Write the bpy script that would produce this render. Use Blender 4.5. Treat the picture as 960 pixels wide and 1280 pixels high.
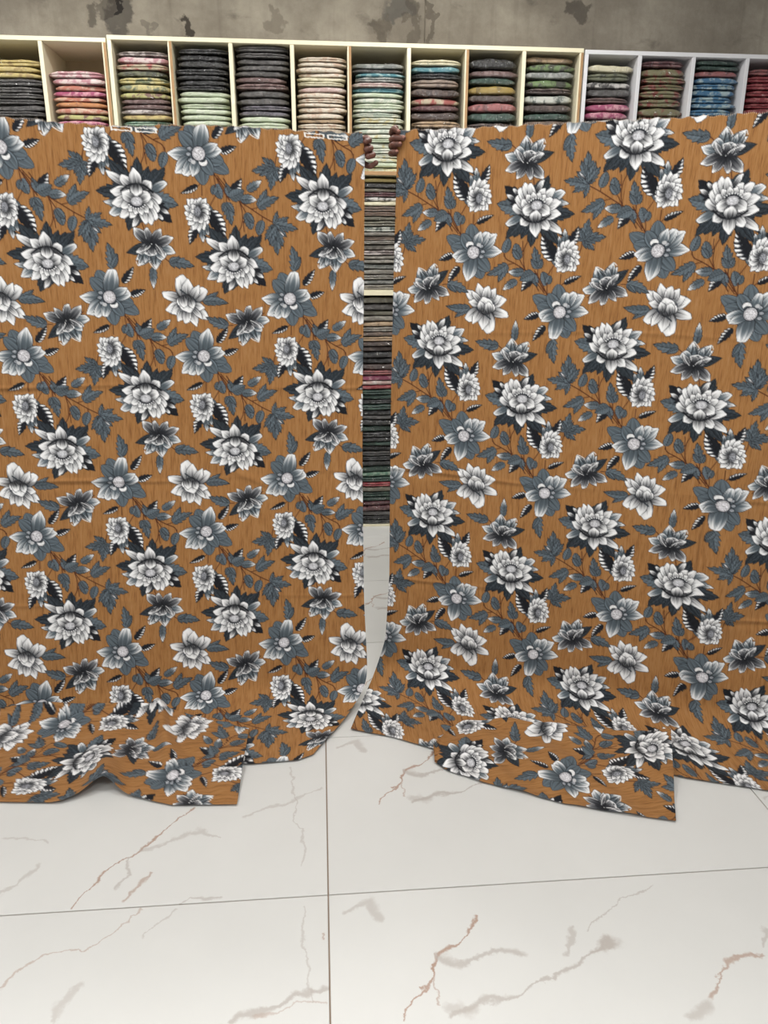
import bpy, bmesh, math, random
import numpy as np
from mathutils import Vector, Matrix
random.seed(7); rng = np.random.default_rng(7)
for o in list(bpy.data.objects): bpy.data.objects.remove(o)
scene = bpy.context.scene
COL = scene.collection
# ------------------------------------------------------------------ camera
PITCH, YAW, ROLL, FPX, CAMH = 0.304905, 0.084401, 0.003258, 934.8, 1.32
cF = np.array([math.sin(YAW)*math.cos(PITCH), math.cos(YAW)*math.cos(PITCH), -math.sin(PITCH)])
_r = np.array([math.cos(YAW), -math.sin(YAW), 0.0]); _u = np.cross(_r, cF)
cR = math.cos(ROLL)*_r + math.sin(ROLL)*_u; cU = math.cos(ROLL)*_u - math.sin(ROLL)*_r
cam = bpy.data.objects.new('camera', bpy.data.cameras.new('camera')); COL.objects.link(cam)
cam.matrix_world = Matrix(((cR[0], cU[0], -cF[0], 0), (cR[1], cU[1], -cF[1], 0), (cR[2], cU[2], -cF[2], CAMH), (0, 0, 0, 1)))
cam.data.sensor_fit = 'VERTICAL'; cam.data.sensor_height = 32; cam.data.lens = FPX/1280*32
cam.data.clip_start = 0.02; scene.camera = cam
def ray(px, py): return cF + cR*(px-480)/FPX - cU*(py-640)/FPX
def ground(px, py, z=0.0):
    d = ray(px, py); return np.array([0, 0, CAMH]) + d*(z-CAMH)/d[2]
def on_y(px, py, Y):
    d = ray(px, py); return np.array([0, 0, CAMH]) + d*Y/d[1]
# ------------------------------------------------------------------ world, lights, exposure
world = bpy.data.worlds.new('world'); scene.world = world; world.use_nodes = True
world.node_tree.nodes['Background'].inputs[0].default_value = (0.98, 0.99, 1.0, 1)
world.node_tree.nodes['Background'].inputs[1].default_value = 0.5
vs = scene.view_settings
vs.view_transform = 'Standard'; vs.look = 'None'; vs.gamma = 1.0; vs.exposure = 0.0; vs.use_curve_mapping = False
CEIL_Z = 3.05
# the shop's own ceiling panels, above and outside the picture: one type, one power, one regular grid
LAMPS = [(x, y, 22) for y in (-0.6, 1.2, 3.0) for x in (-1.25, 0.65)]
for i, (x, y, e) in enumerate(LAMPS):
    L = bpy.data.lights.new('ceiling_lamp_light_offscreen', 'AREA'); L.shape = 'RECTANGLE'; L.size = 1.1; L.size_y = 0.28
    L.energy = e; L.color = (1.0, 0.985, 0.96)
    lo = bpy.data.objects.new('ceiling_lamp_light_offscreen', L); COL.objects.link(lo); lo.location = (x, y, CEIL_Z-0.075)

# ------------------------------------------------------------------ helpers
def s2l(c):
    c = np.asarray(c, float)/255.0
    return np.where(c <= 0.04045, c/12.92, ((c+0.055)/1.055)**2.4)
def rgb(r, g, b): return tuple(s2l((r, g, b)))+(1.0,)
def link(o, parent=None):
    COL.objects.link(o)
    if parent is not None: o.parent = parent
    return o
def tag(o, label=None, cat=None, group=None, kind=None):
    if label: o['label'] = label
    if cat: o['category'] = cat
    if group: o['group'] = group
    if kind: o['kind'] = kind
    return o
def empty(name, loc=(0, 0, 0)):
    o = bpy.data.objects.new(name, None); o.location = loc; o.empty_display_size = .05; return link(o)
def mesh_obj(name, verts, faces, mat=None, parent=None, smooth=False):
    me = bpy.data.meshes.new(name); me.from_pydata([tuple(v) for v in verts], [], faces); me.update()
    if mat: me.materials.append(mat)
    if smooth: me.polygons.foreach_set('use_smooth', [True]*len(me.polygons))
    return link(bpy.data.objects.new(name, me), parent)
def bm_obj(name, bm, mat=None, parent=None, smooth=False):
    me = bpy.data.meshes.new(name); bm.to_mesh(me); bm.free()
    if mat: me.materials.append(mat)
    if smooth: me.polygons.foreach_set('use_smooth', [True]*len(me.polygons))
    return link(bpy.data.objects.new(name, me), parent)
def box_bm(x0, x1, y0, y1, z0, z1, bev=0.0):
    bm = bmesh.new()
    r = bmesh.ops.create_cube(bm, size=1.0)
    for v in bm.verts:
        v.co = ((x0+x1)/2+v.co.x*(x1-x0), (y0+y1)/2+v.co.y*(y1-y0), (z0+z1)/2+v.co.z*(z1-z0))
    if bev > 0: bmesh.ops.bevel(bm, geom=bm.edges[:], offset=bev, segments=1, affect='EDGES')
    return bm
def box(name, x0, x1, y0, y1, z0, z1, mat, parent=None, bev=0.0):
    return bm_obj(name, box_bm(x0, x1, y0, y1, z0, z1, bev), mat, parent)
class NT:
    def __init__(s, name):
        s.m = bpy.data.materials.new(name); s.m.use_nodes = True; s.t = s.m.node_tree
        s.p = s.t.nodes['Principled BSDF']
    def n(s, typ, **kw):
        nd = s.t.nodes.new(typ)
        for k, v in kw.items():
            if k.startswith('i_'):
                key = k[2:]; nd.inputs[int(key) if key.isdigit() else key.replace('_', ' ')].default_value = v
            else: setattr(nd, k, v)
        return nd
    def l(s, a, b): s.t.links.new(a, b)
    def math(s, op, a, b=0.0, c=None):
        nd = s.n('ShaderNodeMath', operation=op)
        for i, v in enumerate((a, b) if c is None else (a, b, c)):
            if hasattr(v, 'is_linked'): s.l(v, nd.inputs[i])
            else: nd.inputs[i].default_value = v
        return nd.outputs[0]
    def mix(s, fac, a, b, mode='MIX'):
        nd = s.n('ShaderNodeMix', data_type='RGBA', blend_type=mode)
        for i, v in ((0, fac), (6, a), (7, b)):
            if hasattr(v, 'is_linked'): s.l(v, nd.inputs[i])
            else: nd.inputs[i].default_value = v
        return nd.outputs[2]
    def ramp(s, fac, stops, interp='LINEAR'):
        nd = s.n('ShaderNodeValToRGB'); nd.color_ramp.interpolation = interp
        el = nd.color_ramp.elements
        while len(el) < len(stops): el.new(0.5)
        for e, (p, c) in zip(el, stops): e.position = p; e.color = c if len(c) == 4 else tuple(c)+(1,)
        s.l(fac, nd.inputs[0]); return nd.outputs[0]
    def noise(s, vec, scale, detail=4, rough=.55, dist=0.0, dims='3D', w=None):
        nd = s.n('ShaderNodeTexNoise', noise_dimensions=dims)
        nd.inputs['Scale'].default_value = scale; nd.inputs['Detail'].default_value = detail
        nd.inputs['Roughness'].default_value = rough; nd.inputs['Distortion'].default_value = dist
        if vec is not None: s.l(vec, nd.inputs['Vector'])
        if w is not None: s.l(w, nd.inputs['W'])
        return nd.outputs['Fac']
    def mapping(s, vec, scale=(1, 1, 1), rot=(0, 0, 0), loc=(0, 0, 0)):
        nd = s.n('ShaderNodeMapping'); nd.inputs['Scale'].default_value = scale
        nd.inputs['Rotation'].default_value = rot; nd.inputs['Location'].default_value = loc
        s.l(vec, nd.inputs['Vector']); return nd.outputs[0]
    def bump(s, h, strength=.2, dist=.01):
        nd = s.n('ShaderNodeBump'); nd.inputs['Strength'].default_value = strength; nd.inputs['Distance'].default_value = dist
        s.l(h, nd.inputs['Height']); s.l(nd.outputs[0], s.p.inputs['Normal'])
def g(v): return (v, v, v, 1)
def plain(name, c, rough=.5, coat=0.0, noise=.06, scale=9):
    m = NT(name); tc = m.n('ShaderNodeTexCoord').outputs['Object']
    f = m.noise(tc, scale, 5)
    a = np.array(c[:3])
    m.l(m.ramp(f, [(.3, tuple(a*(1-noise))), (.7, tuple(np.minimum(a*(1+noise), 1)))]), m.p.inputs['Base Color'])
    m.p.inputs['Roughness'].default_value = rough; m.p.inputs['Coat Weight'].default_value = coat
    return m.m

# ------------------------------------------------------------------ setting materials
TX0, TY0, TW, TH, GAP = -0.0086, 1.3445, 1.145, 0.6, .0032
def marble_mat(name, ci, cj, veins, seed):
    """polished tile print: each vein is a polyline in the tile's own metres"""
    m = NT(name); tc = m.n('ShaderNodeTexCoord').outputs['Object']
    cx, cy = TX0+(ci+.5)*TW, TY0+(cj+.5)*TH
    base = m.ramp(m.noise(tc, 2.0, 6), [(.3, tuple(s2l((213, 213, 210)))), (.7, tuple(s2l((220, 220, 217))))])
    wn = m.n('ShaderNodeTexNoise'); wn.inputs['Scale'].default_value = 7; wn.inputs['Detail'].default_value = 7; wn.inputs['Roughness'].default_value = .62; m.l(m.mapping(tc, loc=(seed, 0, 0)), wn.inputs['Vector'])
    ma = m.n('ShaderNodeVectorMath', operation='MULTIPLY_ADD'); m.l(wn.outputs['Color'], ma.inputs[0]); ma.inputs[1].default_value = (.10, .10, 0)
    sh = m.n('ShaderNodeVectorMath', operation='SUBTRACT'); m.l(tc, sh.inputs[0]); sh.inputs[1].default_value = (.05, .05, 0); m.l(sh.outputs[0], ma.inputs[2])
    fl = m.n('ShaderNodeVectorMath', operation='MULTIPLY'); m.l(ma.outputs[0], fl.inputs[0]); fl.inputs[1].default_value = (1, 1, 0); p = fl.outputs[0]
    mod = m.noise(m.mapping(tc, loc=(0, seed, 0)), 11, 4, .6)
    col = base
    for (pl, w, rgbc, amt) in veins:
        q = [np.array(ground(*a))[:2]-np.array((cx, cy)) for a in pl]; dist = None
        for a, b in zip(q[:-1], q[1:]):
            ba = b-a
            pa = m.n('ShaderNodeVectorMath', operation='SUBTRACT'); m.l(p, pa.inputs[0]); pa.inputs[1].default_value = (a[0], a[1], 0)
            dt = m.n('ShaderNodeVectorMath', operation='DOT_PRODUCT'); m.l(pa.outputs[0], dt.inputs[0]); dt.inputs[1].default_value = tuple(ba/(ba@ba))+(0,)
            cl = m.n('ShaderNodeClamp'); m.l(dt.outputs['Value'], cl.inputs[0])
            sc = m.n('ShaderNodeVectorMath', operation='SCALE'); sc.inputs[0].default_value = (ba[0], ba[1], 0); m.l(cl.outputs[0], sc.inputs['Scale'])
            d_ = m.n('ShaderNodeVectorMath', operation='DISTANCE'); m.l(pa.outputs[0], d_.inputs[0]); m.l(sc.outputs[0], d_.inputs[1])
            dist = d_.outputs['Value'] if dist is None else m.math('MINIMUM', dist, d_.outputs['Value'])
        wd = m.math('MULTIPLY', m.math('POWER', m.math('MULTIPLY', mod, 1.9), 3.0), w)
        mr = m.n('ShaderNodeMapRange', interpolation_type='SMOOTHSTEP'); m.l(m.math('DIVIDE', dist, m.math('ADD', wd, .0006)), mr.inputs['Value'])
        mr.inputs['From Min'].default_value = .2; mr.inputs['From Max'].default_value = 1.3; mr.inputs['To Min'].default_value = amt; mr.inputs['To Max'].default_value = 0
        col = m.mix(mr.outputs[0], col, tuple(s2l(rgbc))+(1,))
    m.l(col, m.p.inputs['Base Color'])
    m.p.inputs['Roughness'].default_value = .36; m.p.inputs['Specular IOR Level'].default_value = .35
    return m.m
BRN, GRY = (168, 138, 120), (180, 173, 167)
VEIN_A = [([(92, 1134), (120, 1098), (160, 1072), (205, 1040), (245, 1013)], .0032, BRN, .85), ([(152, 1128), (172, 1105), (190, 1090)], .0045, BRN, .6), ([(160, 1072), (158, 1095), (140, 1110)], .003, GRY, .6),
          ([(175, 1062), (215, 1050), (248, 1042), (272, 1052)], .006, GRY, .5), ([(0, 1118), (25, 1100), (50, 1078)], .007, GRY, .5), ([(0, 1050), (30, 1045), (60, 1052)], .004, GRY, .45), ([(195, 1155), (222, 1128), (240, 1118), (275, 1120)], .004, GRY, .6),
          ([(300, 1020), (350, 1004), (400, 985)], .005, GRY, .5), ([(365, 960), (372, 1000), (378, 1080)], .002, GRY, .5)]
VEIN_A2 = [([(0, 1237), (45, 1203), (100, 1186), (150, 1155), (182, 1133)], .0022, BRN, .5), ([(185, 1170), (205, 1150), (225, 1134)], .004, GRY, .5), ([(60, 1275), (75, 1250), (95, 1238)], .008, GRY, .5),
           ([(295, 1280), (335, 1255), (370, 1240), (412, 1232)], .009, GRY, .75), ([(320, 1270), (370, 1250), (412, 1248)], .004, BRN, .4), ([(382, 1130), (388, 1200), (392, 1250)], .0025, GRY, .5), ([(405, 1160), (407, 1170)], .003, BRN, .6)]
VEIN_B = [([(502, 1280), (525, 1240), (545, 1200), (572, 1178), (602, 1146)], .0032, BRN, .85), ([(542, 1198), (538, 1222), (548, 1255)], .0026, BRN, .55), ([(545, 1200), (580, 1207), (620, 1182), (655, 1188)], .0065, GRY, .7),
          ([(560, 1270), (600, 1250), (650, 1238), (690, 1222), (722, 1200), (760, 1178)], .0055, GRY, .75), ([(702, 1188), (712, 1170), (718, 1158)], .009, GRY, .6), ([(738, 1190), (760, 1178)], .01, GRY, .6), ([(740, 1165), (760, 1140), (780, 1120), (815, 1108)], .0022, GRY, .6),
          ([(893, 1245), (897, 1222), (908, 1200), (938, 1188)], .0045, BRN, .7), ([(870, 1275), (885, 1255)], .009, GRY, .6), ([(430, 1140), (465, 1120), (475, 1150)], .010, GRY, .55), ([(560, 1260), (590, 1262)], .012, GRY, .5), ([(940, 1178), (955, 1165)], .004, GRY, .6)]
def concrete_mat(name, dark=1.0):
    m = NT(name); tc = m.n('ShaderNodeTexCoord').outputs['Object']
    big = m.noise(tc, 1.5, 9, .68); fine = m.noise(tc, 22, 6, .6)
    c = m.ramp(big, [(.30, tuple(s2l((112, 104, 92)))), (.5, tuple(s2l((152, 144, 130)))), (.68, tuple(s2l((188, 180, 164))))])
    c = m.mix(m.math('MULTIPLY', fine, .30), c, rgb(96, 88, 78), 'MIX')
    blot = m.ramp(m.noise(m.mapping(tc, scale=(1, 1, 1.6)), 3.2, 7, .6, .6), [(.60, (0, 0, 0)), (.70, (1, 1, 1))])
    c = m.mix(m.math('MULTIPLY', blot, .5), c, rgb(74, 68, 62))
    # streaky form-board marks
    st = m.ramp(m.noise(m.mapping(tc, scale=(9, 1, .5)), 1.6, 4), [(.56, (0, 0, 0)), (.7, (1, 1, 1))])
    c = m.mix(m.math('MULTIPLY', st, .28), c, rgb(96, 88, 78))
    # spalled patches with a place and shape of their own
    def patch(x, z, rx, rz, col, amt):
        nonlocal c
        wob = m.n('ShaderNodeTexNoise'); wob.inputs['Scale'].default_value = 14; wob.inputs['Detail'].default_value = 5; m.l(tc, wob.inputs['Vector'])
        ma = m.n('ShaderNodeVectorMath', operation='MULTIPLY_ADD'); m.l(wob.outputs['Color'], ma.inputs[0]); ma.inputs[1].default_value = (.22, 0, .22); m.l(tc, ma.inputs[2])
        sx = m.n('ShaderNodeSeparateXYZ'); m.l(ma.outputs[0], sx.inputs[0])
        dx = m.math('DIVIDE', m.math('SUBTRACT', sx.outputs[0], x+.11), rx); dz = m.math('DIVIDE', m.math('SUBTRACT', sx.outputs[2], z+.11), rz)
        d = m.math('ADD', m.math('MULTIPLY', dx, dx), m.math('MULTIPLY', dz, dz))
        f = m.ramp(d, [(.55, (1, 1, 1)), (1.0, (0, 0, 0))])
        c = m.mix(m.math('MULTIPLY', f, amt), c, col)
    W = 4.26
    for (px, py, rx, rz, col, amt) in [(145, 12, .075, .13, rgb(70, 66, 62), .75), (128, 16, .06, .05, rgb(66, 60, 54), .6), (232, 33, .045, .05, rgb(52, 46, 40), .9), (143, 8, .02, .03, rgb(30, 26, 24), .9),
                                       (498, 8, .10, .06, rgb(92, 90, 86), .7), (478, 32, .06, .07, rgb(84, 76, 66), .6), (515, 22, .03, .2, rgb(86, 78, 68), .5), (536, 25, .02, .25, rgb(84, 76, 66), .6), (345, 22, .04, .05, rgb(110, 102, 90), .5), (722, 14, .06, .05, rgb(56, 50, 46), .6), (187, 32, .03, .04, rgb(96, 90, 82), .5)]:
        q = on_y(px, py, W); patch(q[0], q[2], rx, rz, col, amt)
    if dark != 1.0: c = m.mix(1.0, c, (dark, dark, dark, 1), 'MULTIPLY')
    m.l(c, m.p.inputs['Base Color']); m.p.inputs['Roughness'].default_value = .9
    m.bump(m.noise(tc, 30, 8, .65), .35, .01)
    return m.m
M_tiles = [marble_mat('marble_tile_a', -1, 0, VEIN_A, 0), marble_mat('marble_tile_b', -1, -1, VEIN_A2, 3), marble_mat('marble_tile_c', 0, -1, VEIN_B, 6)]; M_grout = plain('grout', rgb(150, 132, 116), .9)
M_conc = concrete_mat('raw_concrete'); M_conc_d = plain('ceiling_concrete', rgb(150, 145, 138), .9)
M_cream = plain('cream_laminate', rgb(236, 228, 198), .38, .1, .02)
M_white = plain('white_laminate', rgb(226, 226, 228), .38, .1, .02)
M_ply = plain('raw_plywood_edge', rgb(172, 136, 96), .7, 0, .12, 30)
M_back = plain('back_board', rgb(190, 172, 138), .6, 0, .05)
M_lampbody = plain('lamp_housing', rgb(235, 235, 235), .4)
m = NT('lamp_diffuser'); m.p.inputs['Emission Color'].default_value = (1, .975, .93, 1); m.p.inputs['Emission Strength'].default_value = 6; M_diff = m.m

# ------------------------------------------------------------------ floor of single tiles
floor = box('floor', -3.7, 4.9, -1.7, 4.4, -.06, -.004, M_grout); tag(floor, 'white marble-look floor of long polished tiles with thin brown joints', kind='structure')
bm = box_bm(-TW/2+GAP/2, TW/2-GAP/2, -TH/2+GAP/2, TH/2-GAP/2, -.01, 0, .0008)
tile_me = bpy.data.meshes.new('tile'); bm.to_mesh(tile_me); bm.free(); tile_me.materials.append(None)
for i in range(-3, 4):
    for j in range(-5, 5):
        t = bpy.data.objects.new('tile', tile_me); t.location = (TX0+(i+.5)*TW, TY0+(j+.5)*TH, 0); link(t, floor)
        t.material_slots[0].link = 'OBJECT'; t.material_slots[0].material = M_tiles[2 if i % 2 == 0 else (j % 2)]
        if i not in (-1, 0): t.rotation_euler.z = math.pi*((i+j) % 2)
# ------------------------------------------------------------------ walls and ceiling
WY = 4.26
wb = box('wall_back', -3.7, 4.9, WY, WY+.2, -.06, CEIL_Z, M_conc); tag(wb, 'stained raw concrete wall above the shelving', kind='structure')
# cast column face beside the joint, right of the middle
q0, q1 = on_y(531, 25, WY), on_y(1400, 40, WY)
cl = box('trim_1', q0[0], q1[0], WY-.012, WY+.01, -.01, CEIL_Z, M_conc, None, .003); tag(cl, 'slightly proud concrete panel with a cast joint at its edge', kind='structure')
ce = box('ceiling', -3.7, 4.9, -1.7, WY+.2, CEIL_Z, CEIL_Z+.15, M_conc_d); tag(ce, 'bare grey ceiling slab over the shop', kind='structure')
for (x, y, e) in LAMPS:
    t = empty('ceiling_lamp_offscreen', (x, y, CEIL_Z))
    tag(t, 'long white lamp panel fixed to the grey ceiling', 'lamp', 'ceiling lamp panels')
    box('housing', -.58, .58, -.165, .165, -.06, .0, M_lampbody, t, .006)
    box('diffuser_offscreen', -.55, .55, -.14, .14, -.068, -.058, M_diff, t)

# ------------------------------------------------------------------ shelving
SY = 3.889; SDEP = .34; BT = .018
def px_x(px): return float(on_y(px, 100, SY)[0])
DX = [px_x(-27), px_x(55), px_x(134), px_x(140.5), px_x(215), px_x(290), px_x(366), px_x(437), px_x(511), px_x(583), px_x(654), px_x(725), px_x(731.5), px_x(798), px_x(865), px_x(932), px_x(1000)]
Z1, Z2, ZB = 1.797, 1.252, .012
def shelf_unit(xs, top, mat, mats, label, boards=(Z1, Z2)):
    x0, x1 = xs[0], xs[-1]
    t = empty('shelf_unit', ((x0+x1)/2, SY+SDEP/2, 0)); ox, oy = t.location.x, t.location.y
    tag(t, label, 'shelf', None)
    def b(name, xa, xb, ya, yb, za, zb, m, par=t): return box(name, xa-ox, xb-ox, ya-oy, yb-oy, za, zb, m, par, .0012)
    b('back_panel', x0, x1, SY+SDEP-.008, SY+SDEP, .0, top-.004, M_back)
    b('top_board', x0-BT/2, x1+BT/2, SY, SY+SDEP, top-BT, top, mat)
    for k, x in enumerate(xs):
        nm = 'side_panel' if k in (0, len(xs)-1) else 'divider'
        ply = mats[k]
        d = b(nm, x-BT/2, x+BT/2, SY+.001, SY+SDEP-.008, 0, top-BT, mat)
        if ply:      # raw plywood lipping on the front edge
            b('edge_strip', x-BT/2+.006*(ply > 0), x+BT/2-.006*(ply < 0), SY-.0015, SY+.0012, 0, top-BT-.001, M_ply, d)
    for k in range(len(xs)-1):
        for z in boards:
            s = b('shelf_board', xs[k]+BT/2, xs[k+1]-BT/2, SY+.004, SY+SDEP-.008, z-.013-(.009 if z == Z2 else 0), z+.004, mat)
            if z == Z1: b('edge_strip', xs[k]+BT/2, xs[k+1]-BT/2, SY+.001, SY+.005, z-.013, z+.004, M_ply, s)
        b('plinth', xs[k]+BT/2, xs[k+1]-BT/2, SY+.03, SY+SDEP-.01, .0, ZB, mat)
    return t
shelf_unit(DX[0:3], 2.328, M_cream, [0, 0, 1], 'cream open shelf unit holding yellow, charcoal and pink fabric stacks')
shelf_unit(DX[3:12], 2.340, M_cream, [0, 1, 0, 0, 1, 0, 1, 0, 1], 'wide cream shelf unit of eight fabric columns with plywood edges')
shelf_unit(DX[12:17], 2.335, M_white, [0, 0, 0, 0, 0], 'cool white shelf unit holding plaid, blue and red fabrics')

# ------------------------------------------------------------------ packets of folded fabric in clear plastic
C = {  # key: (words, base, accent, accent share)
 'yel': ('mustard yellow printed', (204, 180, 104), (160, 132, 76), .35), 'cha': ('charcoal', (66, 63, 62), (96, 92, 90), .3),
 'pkc': ('rose and cream printed', (196, 130, 140), (226, 205, 200), .5), 'cor': ('coral printed', (196, 108, 84), (214, 178, 150), .4),
 'mag': ('magenta printed', (172, 58, 104), (222, 150, 164), .4), 'ora': ('orange printed', (206, 128, 66), (120, 60, 50), .3),
 'lim': ('lime floral', (190, 186, 108), (120, 70, 70), .35), 'tpw': ('taupe and white printed', (112, 98, 94), (196, 184, 180), .4),
 'flo': ('multicolour floral', (190, 172, 140), (176, 70, 66), .45), 'olv': ('olive green printed', (104, 108, 78), (60, 64, 50), .4),
 'yfl': ('yellow floral', (204, 188, 116), (96, 110, 80), .45), 'mau': ('dusty maroon printed', (98, 68, 66), (140, 112, 108), .35),
 'grn': ('sea green printed', (88, 132, 108), (150, 176, 150), .4), 'blk': ('glossy black', (24, 24, 27), (70, 70, 74), .2),
 'mnt': ('pale mint', (194, 208, 174), (214, 222, 198), .35), 'lav': ('lavender grey', (112, 106, 118), (76, 72, 80), .4),
 'bge': ('cream beige printed', (226, 212, 190), (206, 172, 144), .35), 'sil': ('silver grey printed', (120, 124, 120), (170, 172, 166), .4),
 'tea': ('teal blue printed', (62, 132, 146), (150, 190, 190), .3), 'pkg': ('pale pink printed', (200, 164, 156), (226, 212, 204), .4),
 'sgm': ('grey mint floral', (180, 194, 174), (222, 222, 204), .45), 'mcr': ('mint and cream floral', (214, 218, 196), (206, 190, 130), .3),
 'crm': ('plain cream', (222, 214, 178), (200, 190, 150), .3), 'tpe': ('taupe', (142, 120, 104), (110, 92, 80), .35),
 'mar': ('dark maroon', (84, 34, 42), (130, 84, 84), .3), 'tan': ('tan printed', (178, 146, 108), (120, 96, 70), .35),
 'dgn': ('deep bottle green', (28, 62, 52), (66, 100, 84), .25), 'mus': ('mustard', (164, 134, 50), (120, 96, 40), .3),
 'ros': ('dusty rose', (162, 84, 84), (110, 60, 62), .3), 'dbr': ('dark brown', (64, 46, 42), (104, 84, 76), .3),
 'lgp': ('bright green printed', (104, 134, 74), (54, 52, 46), .5), 'wfl': ('white leaf-printed', (196, 198, 186), (70, 84, 78), .45),
 'wbk': ('white and black printed', (206, 202, 196), (52, 50, 50), .4), 'pla': ('olive and red checked', (124, 118, 76), (140, 52, 46), .4),
 'blu': ('bright blue patterned', (44, 112, 160), (170, 196, 200), .35), 'red': ('crimson', (150, 32, 44), (190, 90, 90), .3),
 'brt': ('brown tweed', (124, 98, 80), (88, 70, 60), .45), 'gry': ('warm grey', (118, 112, 102), (150, 144, 132), .4),
 'ogr': ('olive grey', (96, 92, 76), (128, 122, 102), .35),
}
def packet_mat(key):
    w, b, a, share = C[key]; b, a = np.array(b, float), np.array(a, float); b = b.mean()+(b-b.mean())*.82; a = a.mean()+(a-a.mean())*.82
    m = NT('fabric_'+key); tc = m.n('ShaderNodeTexCoord').outputs['Object']; rnd = m.n('ShaderNodeObjectInfo').outputs['Random']
    w4 = m.math('MULTIPLY', rnd, 40.0)
    f = m.noise(m.mapping(tc, scale=(.22, 1, .03)), 30, 3, .6, .4, '4D', w4)
    lo = .5+(.5-share)*.3
    c = m.ramp(f, [(lo-.05, tuple(s2l(b))), (lo+.05, tuple(s2l(a)))])
    v = m.noise(m.mapping(tc, scale=(.2, 1, .1)), 30, 3, .5, 0, '4D', w4)
    c = m.mix(m.math('MULTIPLY', v, .35), c, tuple(s2l(np.array(b)*.6))+(1,))
    m.l(c, m.p.inputs['Base Color']); m.p.inputs['Roughness'].default_value = .75
    m.p.inputs['Coat Weight'].default_value = 1.0; m.p.inputs['Coat Roughness'].default_value = .11; m.p.inputs['Coat IOR'].default_value = 1.65
    cr = m.noise(m.mapping(tc, scale=(.42, 1, .07)), 26, 3, .55, 1.4, '4D', w4)
    nd = m.n('ShaderNodeBump'); nd.inputs['Strength'].default_value = 1.0; nd.inputs['Distance'].default_value = .022
    m.l(cr, nd.inputs['Height']); m.l(nd.outputs[0], m.p.inputs['Coat Normal'])
    # doubled-up creases of the clear wrapper
    cm = m.noise(m.mapping(tc, scale=(.30, 1, .075)), 40, 4, .6, .8, '4D', w4)
    mk = m.ramp(cm, [(.60, (.01, .01, .01)), (.70, (.55, .55, .55))])
    gl = m.n('ShaderNodeBsdfGlossy'); gl.inputs['Roughness'].default_value = .16; gl.inputs['Color'].default_value = (.95, .95, .95, 1); m.l(nd.outputs[0], gl.inputs['Normal'])
    ms = m.n('ShaderNodeMixShader'); m.l(mk, ms.inputs[0]); m.l(m.p.outputs[0], ms.inputs[1]); m.l(gl.outputs[0], ms.inputs[2]); m.l(ms.outputs[0], m.t.nodes['Material Output'].inputs['Surface'])
    return m.m
PM = {}
def packet_mesh(seed, layers):
    r = random.Random(seed)
    nx = 13; prof = []
    D = .27
    # closed section in (y, z): z in 0..1, front lobes = the folded layers
    lobes = layers; seg = 6
    prof.append((D/2, .12)); prof.append((-D/2+.02, 0.02))
    for k in range(lobes):
        z0, z1 = k/lobes, (k+1)/lobes
        for s in range(seg+1):
            a = math.pi*s/seg
            prof.append((-D/2+.010-max(math.sin(a), 0)**.38*(.011+.002*r.random()), z0+(z1-z0)*(.5-.5*math.cos(a))*.98+.01))
    prof.append((-D/2+.02, .99)); prof.append((0, 1.06)); prof.append((D/2, .9))
    n = len(prof); vs, fs = [], []
    sag = r.uniform(-.04, .04); skew = r.uniform(-.004, .004); ph = r.uniform(0, 6)
    for i in range(nx):
        u = -1+2*i/(nx-1); e = abs(u)**5
        sc = 1-.62*e
        fy = -.004*math.cos(u*2.2+ph)+.018*e
        for (y, z) in prof:
            zz = .5+(z-.5)*sc + sag*u + .10*math.sin(u*3.1+ph)*(.4+z*.6)*.5 + .04*math.sin(u*9+ph*2)*z
            yy = y+(fy if y < 0 else 0)+skew*u
            vs.append((u*.5, yy, zz))
    for i in range(nx-1):
        for k in range(n):
            a, b = i*n+k, i*n+(k+1) % n
            fs.append((a, b, b+n, a+n))
    fs.append(tuple(range(n))[::-1]); fs.append(tuple((nx-1)*n+k for k in range(n)))
    zs = [v[2] for v in vs]; za, zb = min(zs), max(zs); vs = [(x, y, (z-za)/(zb-za)) for x, y, z in vs]
    me = bpy.data.meshes.new('fabric_packet'); me.from_pydata(vs, [], [f[::-1] for f in fs]); me.update()
    bm = bmesh.new(); bm.from_mesh(me); bmesh.ops.recalc_face_normals(bm, faces=bm.faces[:]); bm.to_mesh(me); bm.free()
    me.polygons.foreach_set('use_smooth', [True]*len(me.polygons))
    me.materials.append(None)
    return me
PMESH = [packet_mesh(s, 2 if s in (2, 5) else 1) for s in range(7)]
ORD = ['first', 'second', 'third', 'fourth', 'fifth', 'sixth', 'seventh', 'eighth', 'ninth', 'tenth', 'eleventh', 'twelfth', 'thirteenth', 'fourteenth', 'fifteenth', 'sixteenth', 'seventeenth']
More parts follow.
